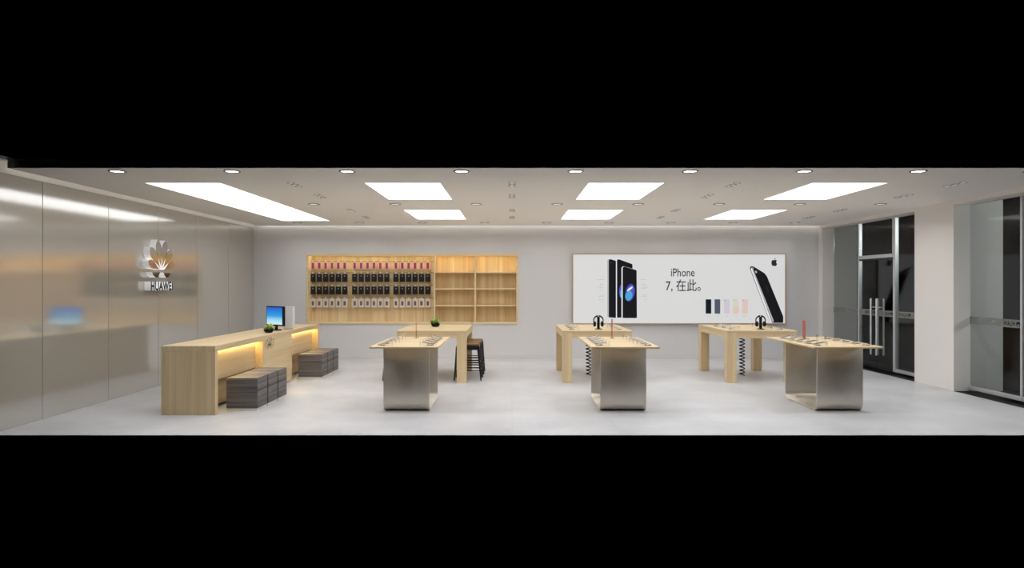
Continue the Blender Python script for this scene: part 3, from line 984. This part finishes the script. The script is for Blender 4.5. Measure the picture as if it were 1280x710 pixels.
# headphones on stands and spiral cables
def headphones(x, y, l1, l2):
    st = thing('headphone_stand', l2, 'headphone stand', (x, y, .872), 0, 'black headphone stands')
    MB().lathe([(.062, 0), (.064, .004), (.062, .010), (.012, .013)], seg=24).build('base', M['black'], st)
    m = MB(); m.box(-.0225, .0225, -.012, .012, .0125, .216, .004); m.build('post', M['black'], st)
    hp = thing('headphones', l1, 'headphones', (x, y, .872), 0, 'black headphones on stands')
    m = MB()
    pts = []
    for k in range(25):
        a = PI * (-.08) + PI * 1.16 * k / 24
        pts.append((.082 * math.cos(a), 0, .150 + .080 * math.sin(a)))
    m.tube(pts, [.008 + .005 * math.sin(PI * k / 24) for k in range(25)], 8)
    m.build('headband', M['black'], hp)
    for s in (-1, 1):
        m = MB()
        rings = []
        for t_, r_ in ((0, .7), (.008, 1), (.026, 1), (.034, .75)):
            xx = s * (.044 + t_ * 1.25)
            rings.append([Vector((xx, .036 * r_ * math.cos(2 * PI * q / 20), .092 + .046 * r_ * math.sin(2 * PI * q / 20))) for q in range(20)])
        m.loft(rings); m.build('ear_cup', M['black'], hp)
headphones(1.487, 11.70, 'black over-ear headphones on the oak table near the poster phones', 'black headphone stand on the oak table near the poster phones')
headphones(4.277, 11.70, 'black over-ear headphones on the oak table nearest the doors', 'black headphone stand on the oak table nearest the doors')
def coil(x, y, lab):
    m = MB()
    pts = []
    n, turns = 13 * 14, 13
    for k in range(n + 1):
        a = 2 * PI * turns * k / n
        pts.append((.042 * math.cos(a), .042 * math.sin(a), .012 + (.826) * k / n))
    m.tube(pts, .010, 7)
    o = m.build('spiral_cable', M['black'], loc=(x, y, 0))
    tag(o, lab, 'cable', 'black spiral cables under the tables')
coil(1.372, 12.2, 'black spiral cable tube under the first headphones table')
coil(4.127, 12.2, 'black spiral cable tube under the headphones table beside the doors')

# ------------------------------------------------------------------ stools
def make_stool():
    o = thing('bar_stool', '', 'stool', (0, 0, 0), 0, 'black metal stools with brown seats')
    zs = .62
    m = MB(); m.box(-.19, .19, -.165, .165, zs - .024, zs, .010, seg=3); m.build('seat', M['seat_wood'], o)
    m = MB()
    m.box(-.198, .198, -.172, .172, zs - .05, zs - .0245, .008)
    m.box(-.19, .19, -.168, -.160, zs - .10, zs - .05); m.box(-.19, .19, .160, .168, zs - .10, zs - .05)
    m.box(-.193, -.185, -.16, .16, zs - .10, zs - .05); m.box(.185, .193, -.16, .16, zs - .10, zs - .05)
    m.build('seat_frame', M['black_metal'], o)
    top, bot = .155, .215
    P = lambda sx, sy, z: Vector((sx * (.228 - .050 * z / (zs - .03)), sy * (.198 - .045 * z / (zs - .03)), z))
    for sx in (-1, 1):
        for sy in (-1, 1):
            m = MB()
            rings = []
            for z, w_ in ((0, .010), (.02, .012), (.35, .017), (zs - .05, .024)):
                c_ = P(sx, sy, z)
                rings.append([c_ + Vector(q) for q in ((w_, w_, 0), (-w_, w_, 0), (-w_, -w_, 0), (w_, -w_, 0))])
            m.loft(rings, smooth=False)
            m.build('leg', M['black_metal'], o)
    m = MB()
    for z in (.17, .30):
        for a, b in (((-1, -1), (1, -1)), ((1, -1), (1, 1)), ((1, 1), (-1, 1)), ((-1, 1), (-1, -1))):
            m.tube([P(a[0], a[1], z), P(b[0], b[1], z)], .008, 6)
    m.build('footrest', M['black_metal'], o)
    return o
bs = make_stool(); bs.location = (-.757, 11.80, 0); bs['label'] = 'black metal stool, front one of three beside the oak table with the plant'
dup(bs, (-.750, 12.235, 0), 0, 'black metal stool, middle one of three beside the oak table with the plant')
dup(bs, (-.745, 12.67, 0), 0, 'black metal stool, rear one of three beside the oak table with the plant')
dup(bs, (-1.972, 11.80, 0), 0, 'black metal stool, only its leg showing behind the steel table near the counter')

# ------------------------------------------------------------------ potted plants
def plant(x, y, z, s, lab):
    o = thing('potted_plant', lab, 'potted plant', (x, y, z), random.random() * 6, 'small succulents in black bowls')
    m = MB()
    m.lathe([(.035 * s, 0), (.060 * s, .008 * s), (.080 * s, .035 * s), (.084 * s, .060 * s), (.078 * s, .078 * s), (.070 * s, .078 * s), (.072 * s, .066 * s)], seg=28)
    m.build('bowl', M['black'], o)
    m = MB()
    rs = random.Random(int(x * 100))
    for k in range(95):
        el = rs.uniform(.1, 1.45); az = rs.uniform(0, 2 * PI)
        base = Vector((rs.uniform(-.035, .035), rs.uniform(-.035, .035), .066)) * s
        ln = rs.uniform(.075, .12) * s
        d = Vector((math.cos(az) * math.cos(el), math.sin(az) * math.cos(el), math.sin(el)))
        side = d.cross(Vector((0, 0, 1))).normalized(); nrm = side.cross(d).normalized()
        if side.length < .1: side = Vector((1, 0, 0))
        m.mi = rs.choice((0, 0, 1, 1, 2))
        rings = []
        for q, w_ in ((0, .004), (.3, .010), (.65, .014), (.9, .008), (1, .001)):
            c_ = base + d * ln * q + Vector((0, 0, -.02 * s * q * q * math.cos(el)))
            rings.append([c_ + side * w_ * s, c_ + nrm * w_ * .35 * s, c_ - side * w_ * s, c_ - nrm * w_ * .25 * s])
        m.loft(rings)
    m.build('leaves', [M['leaf_green'], M['leaf_light'], M['leaf_dark']], o)
plant(-3.885, 10.86, .872, .92, 'small green plant in black bowl on the counter beside the monitor')
plant(-1.39, 12.36, .872, .98, 'small green plant in black bowl on the oak table with stools')

# ------------------------------------------------------------------ monitor and white box on the counter
mo = thing('computer_monitor', 'black desktop monitor with bright blue screen on the oak counter', 'monitor', (-3.975, 11.42, .872), R(-36.5))
m = MB(); m.lathe([(.105, 0), (.108, .006), (.100, .014), (.03, .018)], seg=28); m.build('base', M['black'], mo)
m = MB(); m.box(-.03, .03, .005, .035, .016, .16, .004); m.build('neck', M['black'], mo)
m = MB()
cz = .24
m.box(-.235, .235, -.016, .03, cz - .165, cz + .165, .006)
m.box(-.15, .15, .0302, .05, cz - .1, cz + .1, .01)
m.build('casing', M['black'], mo)
m = MB(); m.box(-.215, .215, -.0175, -.0165, cz - .140, cz + .148); m.build('screen', M['screen'], mo)
tw = thing('white_box', 'plain white upright box behind the monitor on the oak counter', 'box', (-3.865, 11.73, .872))
B(-.082, .082, 0, .12, .006, .385, .004).build('casing', M['white'], tw)
B(-.07, .07, .01, .11, 0, .0065).build('foot', M['black'], tw)
